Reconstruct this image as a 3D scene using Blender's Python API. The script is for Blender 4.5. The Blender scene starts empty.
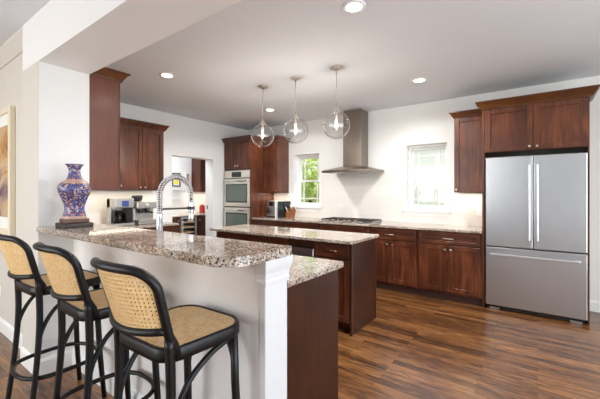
import bpy, bmesh, math, random
from mathutils import Vector, Matrix
random.seed(7)
PI = math.pi
SC = bpy.context.scene
COL = SC.collection

# ------------------------------------------------------------------ camera
cam_d = bpy.data.cameras.new('camera')
cam = bpy.data.objects.new('camera', cam_d)
COL.objects.link(cam)
cam.location = (0, 0, 1.361)
cam.rotation_euler = (PI / 2, 0, 0.625)
cam_d.sensor_fit = 'HORIZONTAL'
cam_d.sensor_width = 36.0
cam_d.lens = 329.3 / 600 * 36.0
cam_d.shift_y = -5.92 / 600
cam_d.clip_start = 0.03
SC.camera = cam

# ------------------------------------------------------------------ world, exposure
SC.view_settings.view_transform = 'Standard'
SC.view_settings.look = 'None'
SC.view_settings.gamma = 1.0
SC.view_settings.use_curve_mapping = False
SC.view_settings.exposure = 0.36
SC.cycles.use_denoising = True
SC.cycles.max_bounces = 10
SC.cycles.transparent_max_bounces = 16
SC.cycles.sample_clamp_indirect = 6.0
SC.cycles.sample_clamp_direct = 8.0
SC.cycles.caustics_reflective = False
SC.cycles.caustics_refractive = False

W = bpy.data.worlds.new('sky'); SC.world = W
W.use_nodes = True
wn = W.node_tree.nodes; wl = W.node_tree.links
wn.clear()
w_out = wn.new('ShaderNodeOutputWorld')
w_bg = wn.new('ShaderNodeBackground')
w_sky = wn.new('ShaderNodeTexSky')
w_sky.sky_type = 'HOSEK_WILKIE'
w_sky.turbidity = 6.0
w_sky.sun_direction = (0.3, -0.7, 0.65)
w_bg.inputs['Strength'].default_value = 7.6
wl.new(w_sky.outputs[0], w_bg.inputs[0]); wl.new(w_bg.outputs[0], w_out.inputs[0])


def area(name, loc, rot, sx, sy, power, color=(1, 1, 1), parent=None, spread=PI):
    d = bpy.data.lights.new(name, 'AREA')
    d.shape = 'RECTANGLE'; d.size = sx; d.size_y = sy
    d.energy = power; d.color = color; d.spread = spread
    o = bpy.data.objects.new(name, d); COL.objects.link(o)
    o.location = loc; o.rotation_euler = rot
    if parent: o.parent = parent
    return o

# fill lamps added at unseen dining side windows (behind and beside the camera)
area('daylight_rear_windows', (-3.4, -2.55, 1.45), (PI / 2, 0, 0), 3.4, 1.9, 62, (0.95, 0.975, 1.0))
area('daylight_side_windows', (2.32, 1.2, 1.35), (PI / 2, 0, PI / 2), 4.2, 2.1, 92, (0.88, 0.94, 1.0))

# ------------------------------------------------------------------ materials
def srgb(r, g, b):
    def f(c):
        c /= 255.0
        return c / 12.92 if c <= 0.04045 else ((c + 0.055) / 1.055) ** 2.4
    return (f(r), f(g), f(b), 1.0)

MATS = {}
def new_mat(name):
    m = bpy.data.materials.new(name); m.use_nodes = True
    nt = m.node_tree
    return m, nt, nt.nodes['Principled BSDF']

def simple(name, col, rough=0.5, metal=0.0, noise=0.0, nscale=8.0, bump=0.0, coat=0.0, spec=None):
    m, nt, p = new_mat(name)
    p.inputs['Roughness'].default_value = rough
    p.inputs['Metallic'].default_value = metal
    p.inputs['Coat Weight'].default_value = coat
    if spec is not None: p.inputs['Specular IOR Level'].default_value = spec
    tc = nt.nodes.new('ShaderNodeTexCoord')
    nz = nt.nodes.new('ShaderNodeTexNoise'); nz.inputs['Scale'].default_value = nscale
    nz.inputs['Detail'].default_value = 3
    nt.links.new(tc.outputs['Object'], nz.inputs['Vector'])
    mx = nt.nodes.new('ShaderNodeMix'); mx.data_type = 'RGBA'
    a = [max(0, c * (1 - noise)) for c in col[:3]] + [1]
    b = [min(1, c * (1 + noise)) for c in col[:3]] + [1]
    mx.inputs[6].default_value = a; mx.inputs[7].default_value = b
    nt.links.new(nz.outputs['Fac'], mx.inputs[0])
    nt.links.new(mx.outputs[2], p.inputs['Base Color'])
    if bump:
        bp = nt.nodes.new('ShaderNodeBump'); bp.inputs['Strength'].default_value = bump
        bp.inputs['Distance'].default_value = 0.002
        nt.links.new(nz.outputs['Fac'], bp.inputs['Height'])
        nt.links.new(bp.outputs[0], p.inputs['Normal'])
    MATS[name] = m
    return m

def ramp(nt, stops):
    r = nt.nodes.new('ShaderNodeValToRGB')
    e = r.color_ramp.elements
    while len(e) < len(stops): e.new(0.5)
    for i, (pos, c) in enumerate(stops):
        e[i].position = pos; e[i].color = c
    return r

def wood(name, dark, mid, light, rough=0.3, axis='Z', coat=0.08):
    m, nt, p = new_mat(name)
    p.inputs['Roughness'].default_value = rough
    p.inputs['Coat Weight'].default_value = coat
    p.inputs['Coat Roughness'].default_value = 0.18
    p.inputs['Specular IOR Level'].default_value = 0.4
    tc = nt.nodes.new('ShaderNodeTexCoord'); mp = nt.nodes.new('ShaderNodeMapping')
    s = {'Z': (9, 9, 0.9), 'X': (0.9, 9, 9), 'Y': (9, 0.9, 9)}[axis]
    mp.inputs['Scale'].default_value = s
    nt.links.new(tc.outputs['Object'], mp.inputs[0])
    n1 = nt.nodes.new('ShaderNodeTexNoise'); n1.inputs['Scale'].default_value = 2.2
    n1.inputs['Detail'].default_value = 6; n1.inputs['Distortion'].default_value = 1.2
    nt.links.new(mp.outputs[0], n1.inputs['Vector'])
    n2 = nt.nodes.new('ShaderNodeTexNoise'); n2.inputs['Scale'].default_value = 2.5
    nt.links.new(tc.outputs['Object'], n2.inputs['Vector'])
    ad = nt.nodes.new('ShaderNodeMath'); ad.operation = 'MULTIPLY_ADD'
    ad.inputs[1].default_value = 0.55
    nt.links.new(n1.outputs['Fac'], ad.inputs[0])
    m2 = nt.nodes.new('ShaderNodeMath'); m2.operation = 'MULTIPLY'; m2.inputs[1].default_value = 0.45
    nt.links.new(n2.outputs['Fac'], m2.inputs[0]); nt.links.new(m2.outputs[0], ad.inputs[2])
    r = ramp(nt, [(0.3, dark), (0.5, mid), (0.72, light)])
    nt.links.new(ad.outputs[0], r.inputs[0]); nt.links.new(r.outputs[0], p.inputs['Base Color'])
    MATS[name] = m
    return m

M_wall = simple('wall_paint', srgb(238, 238, 237), 0.6, noise=0.01)
M_ceil = simple('ceiling_paint', srgb(224, 226, 230), 0.8, noise=0.01)
M_hall = simple('hall_paint', srgb(212, 206, 197), 0.6, noise=0.01)
M_bar = simple('bar_wall_paint', srgb(238, 233, 229), 0.6, noise=0.01)  # hall paint lightened; the stronger light on this wall is in the colour
M_head = simple('header_paint', srgb(238, 236, 235), 0.6, noise=0.01)
M_trim = simple('white_trim', srgb(244, 244, 243), 0.35)
M_wood = wood('cherry_cabinet', srgb(42, 22, 14), srgb(82, 43, 27), srgb(124, 71, 43), 0.3)
M_woodx = wood('cherry_cabinet_rail', srgb(42, 22, 14), srgb(82, 43, 27), srgb(124, 71, 43), 0.3, 'X')
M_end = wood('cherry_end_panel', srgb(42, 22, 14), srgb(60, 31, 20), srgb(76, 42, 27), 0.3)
M_crown = wood('cherry_crown', srgb(58, 31, 15), srgb(84, 47, 22), srgb(112, 66, 31), 0.35, 'X')
M_dark = simple('toe_kick_dark', srgb(58, 33, 24), 0.5)
M_steel = simple('brushed_steel', srgb(194, 197, 201), 0.3, 1.0, noise=0.05, nscale=3)
M_steel2 = simple('hood_steel', srgb(140, 130, 120), 0.3, 1.0, noise=0.05, nscale=3)
M_chrome = simple('chrome', srgb(225, 225, 228), 0.08, 1.0)
M_satin = simple('satin_handle_steel', srgb(222, 224, 226), 0.35, 1.0)
M_nickel = simple('satin_nickel', srgb(205, 198, 188), 0.28, 1.0)
M_brass = simple('champagne_brass', srgb(196, 176, 140), 0.25, 1.0)
M_black = simple('black_plastic', srgb(22, 22, 23), 0.35)
M_gap = simple('fridge_body_grey', srgb(52, 52, 54), 0.45)
M_castiron = simple('cast_iron', srgb(58, 50, 44), 0.5)
M_ebony = simple('black_bentwood', srgb(17, 15, 15), 0.38, noise=0.15, nscale=30, spec=0.35)
M_screen = simple('dark_display', srgb(18, 20, 24), 0.08)
M_ovenglass = simple('oven_door_glass', srgb(96, 110, 100), 0.04, spec=0.9)  # greenish reflection put into the base colour
M_white = simple('white_plastic', srgb(240, 240, 238), 0.4)
M_red = simple('red_ceramic', srgb(186, 52, 34), 0.3)
M_block = simple('knife_block_wood', srgb(140, 84, 46), 0.45, noise=0.2, nscale=12)
M_rack = simple('pale_beech', srgb(214, 182, 138), .5, noise=.1)
M_ovs = simple('oven_steel', srgb(222, 216, 204), 0.32, 1.0)
M_aps = simple('appliance_steel', srgb(190, 188, 184), 0.34, 1.0)
M_grey_slab = simple('grey_siding', srgb(244, 240, 224), 0.7, noise=0.03)
M_roof = simple('roof_shingle', srgb(150, 140, 128), 0.8, noise=0.2)
M_bark = simple('bark', srgb(96, 74, 54), 0.9, noise=0.3)
M_lawn = simple('lawn_green', srgb(130, 160, 70), 0.9, noise=0.3, nscale=6)
M_leaf = simple('bright_leaf', srgb(222, 230, 130), 0.5, noise=0.25, nscale=2)
M_leaf2 = simple('mid_leaf', srgb(176, 204, 104), 0.5, noise=0.25, nscale=2)
M_green_refl = simple('green_tinted_panel', srgb(40, 62, 58), 0.12)  # colour of a greenish reflection on the black appliance

def emission(name, col, s):
    m, nt, p = new_mat(name)
    p.inputs['Base Color'].default_value = (0.8, 0.8, 0.8, 1)
    p.inputs['Emission Color'].default_value = col
    p.inputs['Emission Strength'].default_value = s
    MATS[name] = m
    return m
M_lamp = emission('downlight_lens', (1.0, 0.95, 0.86, 1), 9.0)
M_bulb = emission('warm_filament', (1.0, 0.8, 0.52, 1), 12.0)
M_blue = emission('blue_display', (0.12, 0.2, 0.9, 1), 0.15)
M_blue.node_tree.nodes['Principled BSDF'].inputs['Base Color'].default_value = (.02, .03, .12, 1)

def glass(name, tint=(1, 1, 1, 1), refl=1.0, ior=1.5):
    m, nt, p = new_mat(name)
    nt.nodes.remove(p)
    out = [n for n in nt.nodes if n.type == 'OUTPUT_MATERIAL'][0]
    t = nt.nodes.new('ShaderNodeBsdfTransparent'); t.inputs[0].default_value = tint
    g = nt.nodes.new('ShaderNodeBsdfGlossy'); g.inputs['Roughness'].default_value = 0.01
    f = nt.nodes.new('ShaderNodeLayerWeight'); f.inputs[0].default_value = 0.5
    pw = nt.nodes.new('ShaderNodeMath'); pw.operation = 'POWER'; pw.inputs[1].default_value = 4.0
    nt.links.new(f.outputs['Facing'], pw.inputs[0])
    mu = nt.nodes.new('ShaderNodeMath'); mu.operation = 'MULTIPLY_ADD'
    mu.inputs[1].default_value = 0.75 * refl; mu.inputs[2].default_value = 0.035 * refl
    mu.use_clamp = True
    mix = nt.nodes.new('ShaderNodeMixShader')
    nt.links.new(pw.outputs[0], mu.inputs[0]); nt.links.new(mu.outputs[0], mix.inputs[0])
    nt.links.new(t.outputs[0], mix.inputs[1]); nt.links.new(g.outputs[0], mix.inputs[2])
    nt.links.new(mix.outputs[0], out.inputs['Surface'])
    MATS[name] = m
    return m
M_pane = glass('window_glass')
M_globe = glass('clear_globe_glass', (0.99, 0.99, 0.99, 1), 1.4)
M_carafe = glass('carafe_glass', (0.5, 0.5, 0.5, 1))

def granite():
    m, nt, p = new_mat('speckled_granite')
    p.inputs['Roughness'].default_value = 0.07
    p.inputs['Specular IOR Level'].default_value = 0.6
    tc = nt.nodes.new('ShaderNodeTexCoord')
    def vor(scale, rnd=1.0):
        v = nt.nodes.new('ShaderNodeTexVoronoi'); v.inputs['Scale'].default_value = scale
        v.inputs['Randomness'].default_value = rnd
        nt.links.new(tc.outputs['Object'], v.inputs['Vector'])
        return v
    v1 = vor(135); v2 = vor(165)
    s1 = nt.nodes.new('ShaderNodeSeparateColor'); nt.links.new(v1.outputs['Color'], s1.inputs[0])
    r1 = ramp(nt, [(0.0, srgb(116, 104, 96)), (0.12, srgb(160, 146, 134)), (0.34, srgb(188, 175, 162)),
                   (0.6, srgb(206, 197, 186)), (0.82, srgb(226, 221, 213))])
    r1.color_ramp.interpolation = 'CONSTANT'
    nt.links.new(s1.outputs[0], r1.inputs[0])
    s2 = nt.nodes.new('ShaderNodeSeparateColor'); nt.links.new(v2.outputs['Color'], s2.inputs[0])
    r2 = ramp(nt, [(0.0, (1, 1, 1, 1)), (0.12, (0, 0, 0, 1))]); r2.color_ramp.interpolation = 'CONSTANT'
    nt.links.new(s2.outputs[1], r2.inputs[0])
    mx = nt.nodes.new('ShaderNodeMix'); mx.data_type = 'RGBA'
    mx.inputs[7].default_value = srgb(62, 52, 50)
    nt.links.new(r2.outputs[0], mx.inputs[0]); nt.links.new(r1.outputs[0], mx.inputs[6])
    n = nt.nodes.new('ShaderNodeTexNoise'); n.inputs['Scale'].default_value = 7
    n.inputs['Detail'].default_value = 4
    nt.links.new(tc.outputs['Object'], n.inputs['Vector'])
    r3 = ramp(nt, [(0.35, srgb(206, 190, 178)), (0.65, srgb(255, 252, 248))])
    nt.links.new(n.outputs['Fac'], r3.inputs[0])
    m2 = nt.nodes.new('ShaderNodeMix'); m2.data_type = 'RGBA'; m2.blend_type = 'MULTIPLY'
    m2.inputs[0].default_value = 0.8
    nt.links.new(mx.outputs[2], m2.inputs[6]); nt.links.new(r3.outputs[0], m2.inputs[7])
    nt.links.new(m2.outputs[2], p.inputs['Base Color'])
    return m
M_granite = granite()

def floor_mat():
    m, nt, p = new_mat('oak_plank_floor')
    p.inputs['Roughness'].default_value = 0.28
    p.inputs['Coat Weight'].default_value = 0.25
    p.inputs['Coat Roughness'].default_value = 0.2
    tc = nt.nodes.new('ShaderNodeTexCoord')
    bk = nt.nodes.new('ShaderNodeTexBrick')
    bk.inputs['Scale'].default_value = 1.0
    bk.inputs['Brick Width'].default_value = 0.95
    bk.inputs['Row Height'].default_value = 0.066
    bk.inputs['Mortar Size'].default_value = 0.0008
    bk.inputs['Bias'].default_value = 0.0
    bk.offset = 0.37; bk.offset_frequency = 2; bk.squash = 1.0
    bk.inputs['Color1'].default_value = (0, 0, 0, 1); bk.inputs['Color2'].default_value = (1, 1, 1, 1)
    bk.inputs['Mortar'].default_value = (0.0, 0.0, 0.0, 1)
    nt.links.new(tc.outputs['Object'], bk.inputs['Vector'])
    mp = nt.nodes.new('ShaderNodeMapping'); mp.inputs['Scale'].default_value = (1.9, 17, 1)
    nt.links.new(tc.outputs['Object'], mp.inputs[0])
    sep = nt.nodes.new('ShaderNodeSeparateColor'); nt.links.new(bk.outputs['Color'], sep.inputs[0])
    off = nt.nodes.new('ShaderNodeVectorMath'); off.operation = 'MULTIPLY_ADD'
    off.inputs[1].default_value = (7, 31, 13)
    nt.links.new(bk.outputs['Color'], off.inputs[0]); nt.links.new(mp.outputs[0], off.inputs[2])
    n = nt.nodes.new('ShaderNodeTexNoise'); n.inputs['Scale'].default_value = 1.6
    n.inputs['Detail'].default_value = 8; n.inputs['Roughness'].default_value = 0.62
    n.inputs['Distortion'].default_value = 1.6
    nt.links.new(off.outputs[0], n.inputs['Vector'])
    ad = nt.nodes.new('ShaderNodeMath'); ad.operation = 'MULTIPLY_ADD'; ad.inputs[1].default_value = 0.18
    nt.links.new(sep.outputs[0], ad.inputs[0])
    mm = nt.nodes.new('ShaderNodeMath'); mm.operation = 'MULTIPLY'; mm.inputs[1].default_value = 0.8
    nt.links.new(n.outputs['Fac'], mm.inputs[0]); nt.links.new(mm.outputs[0], ad.inputs[2])
    r = ramp(nt, [(0.30, srgb(44, 26, 14)), (0.43, srgb(92, 57, 30)), (0.57, srgb(136, 90, 50)), (0.76, srgb(178, 127, 77))])
    nt.links.new(ad.outputs[0], r.inputs[0])
    mx = nt.nodes.new('ShaderNodeMix'); mx.data_type = 'RGBA'
    mx.inputs[7].default_value = srgb(40, 22, 14)
    nt.links.new(bk.outputs['Fac'], mx.inputs[0]); nt.links.new(r.outputs[0], mx.inputs[6])
    nt.links.new(mx.outputs[2], p.inputs['Base Color'])
    bp = nt.nodes.new('ShaderNodeBump'); bp.inputs['Strength'].default_value = 0.15
    bp.inputs['Distance'].default_value = 0.002
    nt.links.new(n.outputs['Fac'], bp.inputs['Height']); nt.links.new(bp.outputs[0], p.inputs['Normal'])
    return m
M_floor = floor_mat()

def tile_mat():
    m, nt, p = new_mat('white_backsplash_tile')
    p.inputs['Roughness'].default_value = 0.2
    tc = nt.nodes.new('ShaderNodeTexCoord')
    mp = nt.nodes.new('ShaderNodeMapping'); mp.inputs['Rotation'].default_value = (PI / 2, 0, 0)
    nt.links.new(tc.outputs['Object'], mp.inputs[0])
    bk = nt.nodes.new('ShaderNodeTexBrick')
    bk.inputs['Scale'].default_value = 1.0
    bk.inputs['Brick Width'].default_value = 0.3; bk.inputs['Row Height'].default_value = 0.1
    bk.inputs['Mortar Size'].default_value = 0.0015
    bk.inputs['Color1'].default_value = srgb(240, 237, 232); bk.inputs['Color2'].default_value = srgb(236, 233, 228)
    bk.inputs['Mortar'].default_value = srgb(222, 219, 214)
    nt.links.new(mp.outputs[0], bk.inputs['Vector'])
    nt.links.new(bk.outputs['Color'], p.inputs['Base Color'])
    return m
M_tile = tile_mat()

def cane_mat(name, vert):
    m, nt, p = new_mat(name)
    out = [n for n in nt.nodes if n.type == 'OUTPUT_MATERIAL'][0]
    p.inputs['Roughness'].default_value = 0.45
    tc = nt.nodes.new('ShaderNodeTexCoord'); sp = nt.nodes.new('ShaderNodeSeparateXYZ')
    nt.links.new(tc.outputs['Object'], sp.inputs[0])
    nz = nt.nodes.new('ShaderNodeTexNoise'); nz.inputs['Scale'].default_value = 60
    nt.links.new(tc.outputs['Object'], nz.inputs['Vector'])
    r = ramp(nt, [(0.3, srgb(232, 190, 130)), (0.7, srgb(248, 214, 160))])
    nt.links.new(nz.outputs['Fac'], r.inputs[0]); nt.links.new(r.outputs[0], p.inputs['Base Color'])
    P = 0.015
    def wave(sock):
        a = nt.nodes.new('ShaderNodeMath'); a.operation = 'MULTIPLY'; a.inputs[1].default_value = 2 * PI / P
        nt.links.new(sock, a.inputs[0])
        b = nt.nodes.new('ShaderNodeMath'); b.operation = 'COSINE'
        nt.links.new(a.outputs[0], b.inputs[0])
        return b.outputs[0]
    u = wave(sp.outputs['X']); v = wave(sp.outputs['Z'] if vert else sp.outputs['Y'])
    ad = nt.nodes.new('ShaderNodeMath'); ad.operation = 'ADD'
    nt.links.new(u, ad.inputs[0]); nt.links.new(v, ad.inputs[1])
    gt = nt.nodes.new('ShaderNodeMath'); gt.operation = 'GREATER_THAN'; gt.inputs[1].default_value = 1.05
    nt.links.new(ad.outputs[0], gt.inputs[0])
    t = nt.nodes.new('ShaderNodeBsdfTransparent')
    mix = nt.nodes.new('ShaderNodeMixShader')
    nt.links.new(gt.outputs[0], mix.inputs[0]); nt.links.new(p.outputs[0], mix.inputs[1])
    nt.links.new(t.outputs[0], mix.inputs[2]); nt.links.new(mix.outputs[0], out.inputs['Surface'])
    return m
M_cane_back = cane_mat('woven_cane_back', True)
M_cane_seat = cane_mat('woven_cane_seat', False)

def vase_mat():
    m, nt, p = new_mat('cloisonne_enamel')
    p.inputs['Roughness'].default_value = 0.22
    tc = nt.nodes.new('ShaderNodeTexCoord')
    v = nt.nodes.new('ShaderNodeTexVoronoi'); v.inputs['Scale'].default_value = 105
    nt.links.new(tc.outputs['Object'], v.inputs['Vector'])
    s = nt.nodes.new('ShaderNodeSeparateColor'); nt.links.new(v.outputs['Color'], s.inputs[0])
    r = ramp(nt, [(0.0, srgb(20, 36, 106)), (0.36, srgb(44, 72, 150)), (0.66, srgb(146, 146, 184)), (0.75, srgb(170, 104, 76)),
                  (0.80, srgb(28, 30, 92)), (0.92, srgb(206, 170, 110))])
    r.color_ramp.interpolation = 'CONSTANT'
    nt.links.new(s.outputs[0], r.inputs[0])
    v2 = nt.nodes.new('ShaderNodeTexVoronoi'); v2.feature = 'DISTANCE_TO_EDGE'; v2.inputs['Scale'].default_value = 105
    nt.links.new(tc.outputs['Object'], v2.inputs['Vector'])
    r2 = ramp(nt, [(0.0, (1, 1, 1, 1)), (0.06, (0, 0, 0, 1))])
    nt.links.new(v2.outputs['Distance'], r2.inputs[0])
    mx = nt.nodes.new('ShaderNodeMix'); mx.data_type = 'RGBA'; mx.inputs[7].default_value = srgb(186, 150, 90)
    nt.links.new(r2.outputs[0], mx.inputs[0]); nt.links.new(r.outputs[0], mx.inputs[6])
    # shoulder band: pinkish gold
    sp = nt.nodes.new('ShaderNodeSeparateXYZ'); nt.links.new(tc.outputs['Object'], sp.inputs[0])
    bnd = ramp(nt, [(0.0, (1, 1, 1, 1)), (0.05, (0, 0, 0, 1)), (0.65, (1, 1, 1, 1)), (0.73, (0, 0, 0, 1)), (0.999, (0, 0, 0, 1))])
    bnd.color_ramp.interpolation = 'CONSTANT'
    dv = nt.nodes.new('ShaderNodeMath'); dv.operation = 'DIVIDE'; dv.inputs[1].default_value = 0.392
    nt.links.new(sp.outputs['Z'], dv.inputs[0]); nt.links.new(dv.outputs[0], bnd.inputs[0])
    m2 = nt.nodes.new('ShaderNodeMix'); m2.data_type = 'RGBA'
    m2.inputs[7].default_value = srgb(200, 158, 128)
    mb = nt.nodes.new('ShaderNodeMath'); mb.operation = 'MULTIPLY'; mb.inputs[1].default_value = 0.7
    nt.links.new(bnd.outputs[0], mb.inputs[0]); nt.links.new(mb.outputs[0], m2.inputs[0])
    nt.links.new(mx.outputs[2], m2.inputs[6]); nt.links.new(m2.outputs[2], p.inputs['Base Color'])
    return m
M_vase = vase_mat()

def art_mat(name, stops, scale, dist=1.0):
    m, nt, p = new_mat(name)
    p.inputs['Roughness'].default_value = 0.5
    tc = nt.nodes.new('ShaderNodeTexCoord')
    n = nt.nodes.new('ShaderNodeTexNoise'); n.inputs['Scale'].default_value = scale
    n.inputs['Detail'].default_value = 3; n.inputs['Distortion'].default_value = dist
    nt.links.new(tc.outputs['Object'], n.inputs['Vector'])
    r = ramp(nt, stops)
    nt.links.new(n.outputs['Fac'], r.inputs[0]); nt.links.new(r.outputs[0], p.inputs['Base Color'])
    return m
M_art = art_mat('abstract_painting', [(0.3, srgb(96, 70, 84)), (0.42, srgb(160, 130, 122)), (0.5, srgb(200, 172, 136)),
                                      (0.58, srgb(186, 134, 64)), (0.7, srgb(120, 78, 62))], 3.2, 1.5)
M_art2 = art_mat('yellow_print', [(0.3, srgb(236, 214, 40)), (0.7, srgb(246, 226, 60))], 4)
M_art3 = art_mat('small_print', [(0.35, srgb(150, 92, 84)), (0.5, srgb(196, 160, 150)), (0.65, srgb(110, 96, 110))], 18)

# ------------------------------------------------------------------ mesh helpers
class MB:
    """Collects shapes in world (or local) coordinates and links them as one mesh object."""
    def __init__(self, T=None):
        self.bm = bmesh.new(); self.T = T
    def _v(self, p):
        return self.bm.verts.new(self.T(*p) if self.T else p)
    def box(self, x0, x1, y0, y1, z0, z1, bev=0.0, seg=1, mi=0):
        vs = [self._v((x, y, z)) for x in (x0, x1) for y in (y0, y1) for z in (z0, z1)]
        F = [(0, 1, 3, 2), (4, 6, 7, 5), (0, 4, 5, 1), (2, 3, 7, 6), (0, 2, 6, 4), (1, 5, 7, 3)]
        fs = [self.bm.faces.new([vs[i] for i in f]) for f in F]
        for f in fs: f.material_index = mi
        if bev:
            es = list({e for f in fs for e in f.edges})
            bmesh.ops.bevel(self.bm, geom=es, offset=bev, segments=seg, affect='EDGES', profile=0.5)
        return self
    def prism(self, pts, z0, z1, bev=0.0, seg=2):
        """pts: XY outline, extruded in Z"""
        lo = [self._v((x, y, z0)) for x, y in pts]; hi = [self._v((x, y, z1)) for x, y in pts]
        n = len(pts)
        fs = [self.bm.faces.new(lo[::-1]), self.bm.faces.new(hi)]
        for i in range(n):
            fs.append(self.bm.faces.new([lo[i], lo[(i + 1) % n], hi[(i + 1) % n], hi[i]]))
        if bev:
            es = list({e for f in fs[:2] for e in f.edges})
            bmesh.ops.bevel(self.bm, geom=es, offset=bev, segments=seg, affect='EDGES', profile=0.5)
        return self
    def tube(self, pts, r, seg=10, caps=True, closed=False):
        P = [Vector(p) for p in pts]; n = len(P)
        R = r if isinstance(r, (list, tuple)) else [r] * n
        rings = []; up = None
        for i in range(n):
            if closed: t = (P[(i + 1) % n] - P[i - 1]).normalized()
            else: t = (P[min(i + 1, n - 1)] - P[max(i - 1, 0)]).normalized()
            if up is None:
                up = Vector((0, 0, 1)) if abs(t.z) < 0.9 else Vector((1, 0, 0))
            a = t.cross(up)
            if a.length < 1e-6: a = t.cross(Vector((0, 1, 0)))
            a.normalize(); b = a.cross(t).normalized(); up = b
            rings.append([self._v(tuple(P[i] + R[i] * (math.cos(2 * PI * k / seg) * a + math.sin(2 * PI * k / seg) * b))) for k in range(seg)])
        m = n if closed else n - 1
        for i in range(m):
            A, B = rings[i], rings[(i + 1) % n]
            for k in range(seg):
                f = self.bm.faces.new([A[k], A[(k + 1) % seg], B[(k + 1) % seg], B[k]]); f.smooth = True
        if caps and not closed:
            self.bm.faces.new(rings[0][::-1]); self.bm.faces.new(rings[-1])
        return self
    def lathe(self, prof, c=(0, 0, 0), seg=24, axis='Z', smooth=True, caps=True):
        """prof: list of (r, h); spun about an axis through c"""
        def place(r, h, a):
            if axis == 'Z': return (c[0] + r * math.cos(a), c[1] + r * math.sin(a), c[2] + h)
            if axis == 'Y': return (c[0] + r * math.cos(a), c[1] + h, c[2] + r * math.sin(a))
            return (c[0] + h, c[1] + r * math.cos(a), c[2] + r * math.sin(a))
        rings = []
        for r, h in prof:
            if r < 1e-6: rings.append([self._v(place(0, h, 0))])
            else: rings.append([self._v(place(r, h, 2 * PI * k / seg)) for k in range(seg)])
        for A, B in zip(rings, rings[1:]):
            for k in range(seg):
                k2 = (k + 1) % seg
                if len(A) == 1 and len(B) == 1: continue
                if len(A) == 1: f = self.bm.faces.new([A[0], B[k2], B[k]])
                elif len(B) == 1: f = self.bm.faces.new([A[k], A[k2], B[0]])
                else: f = self.bm.faces.new([A[k], A[k2], B[k2], B[k]])
                f.smooth = smooth
        for Rg in (rings[0], rings[-1]):
            if caps and len(Rg) > 2: self.bm.faces.new(Rg)
        return self
    def sweep(self, path, prof, ):
        """path: XY polyline, prof: closed (out, z) outline; out is to the right of the path direction"""
        n = len(path); cols = []
        for i, p in enumerate(path):
            p = Vector(p)
            d1 = (p - Vector(path[i - 1])).normalized() if i else None
            d2 = (Vector(path[i + 1]) - p).normalized() if i < n - 1 else None
            d1 = d1 or d2; d2 = d2 or d1
            n1 = Vector((d1.y, -d1.x)); n2 = Vector((d2.y, -d2.x))
            m = (n1 + n2) / (1 + n1.dot(n2))
            cols.append([self._v((p.x + o * m.x, p.y + o * m.y, z)) for o, z in prof])
        k = len(prof)
        for A, B in zip(cols, cols[1:]):
            for j in range(k):
                self.bm.faces.new([A[j], A[(j + 1) % k], B[(j + 1) % k], B[j]])
        self.bm.faces.new(cols[0]); self.bm.faces.new(cols[-1][::-1])
        return self
    def build(self, name, mat, parent=None, smooth_angle=None):
        bmesh.ops.recalc_face_normals(self.bm, faces=self.bm.faces[:])
        me = bpy.data.meshes.new(name)
        if parent is not None:
            off = parent.location.copy(); pp = parent.parent
            while pp is not None: off += pp.location; pp = pp.parent
            for v in self.bm.verts: v.co -= off
        self.bm.to_mesh(me); self.bm.free()
        for m in (mat if isinstance(mat, (list, tuple)) else [mat]): me.materials.append(m)
        o = bpy.data.objects.new(name, me); COL.objects.link(o)
        if parent is not None: o.parent = parent
        return o

def tag(o, label, cat, group=None, kind=None):
    if label: o['label'] = label
    if cat: o['category'] = cat
    if group: o['group'] = group
    if kind: o['kind'] = kind
    return o
def thing(name, loc, label, cat, group=None):
    o = bpy.data.objects.new(name, None); COL.objects.link(o)
    o.location = loc; o.empty_display_size = 0.1
    return tag(o, label, cat, group)
def struct(mb, name, mat):
    o = mb.build(name, mat); o['kind'] = 'structure'; return o
def copy_tree(root, loc, rz=None, label=None):
    r = root.copy(); COL.objects.link(r); r.location = loc
    if rz is not None: r.rotation_euler = (0, 0, rz)
    if label: r['label'] = label
    for ch in list(root.children):
        c = ch.copy(); COL.objects.link(c); c.parent = r
        for g in list(ch.children):
            d = g.copy(); COL.objects.link(d); d.parent = c
    return r
def smooth_path(pts, n=6, closed=False):
    P = [Vector(p) for p in pts]; out = []
    N = len(P); rng = range(N if closed else N - 1)
    for i in rng:
        p0 = P[i - 1] if (i or closed) else P[0]
        p1 = P[i]; p2 = P[(i + 1) % N]
        p3 = P[(i + 2) % N] if (i + 2 < N or closed) else P[-1]
        for k in range(n):
            t = k / n
            out.append(0.5 * ((2 * p1) + (-p0 + p2) * t + (2 * p0 - 5 * p1 + 4 * p2 - p3) * t * t + (-p0 + 3 * p1 - 3 * p2 + p3) * t ** 3))
    if not closed: out.append(P[-1])
    return [tuple(p) for p in out]
def rounded_rect(x0, x1, y0, y1, radii, n=8):
    """radii: (x0y0, x1y0, x1y1, x0y1)"""
    pts = []
    for (cx, cy, sx, sy, a0), r in zip(((x0, y0, 1, 1, PI), (x1, y0, -1, 1, 1.5 * PI), (x1, y1, -1, -1, 0), (x0, y1, 1, -1, 0.5 * PI)), radii):
        if r < 1e-5: pts.append((cx, cy)); continue
        ox, oy = cx + sx * r, cy + sy * r
        for k in range(n + 1):
            a = a0 + 0.5 * PI * k / n
            pts.append((ox + r * math.cos(a), oy + r * math.sin(a)))
    return pts

# ------------------------------------------------------------------ THE SETTING
XL, YB, ZC = -5.038, 5.075, 2.715
XP, YP0, YP1, ZH = -3.017, 0.847, 1.192, 2.349     # pillar face, header front/back, header underside
XR, YR = 2.4, -2.6

struct(MB().box(-6.9, XR + .25, YR - .25, YB + .25, -0.1, 0).box(-6.9, -5.04, YB + .25, 6.9, -0.1, 0), 'floor', M_floor)
struct(MB().box(-6.9, XR + .25, YR - .25, YB + .25, ZC, ZC + .12).box(-6.9, -5.04, YB + .25, 6.9, ZC, ZC + .12), 'ceiling', M_ceil)

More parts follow.
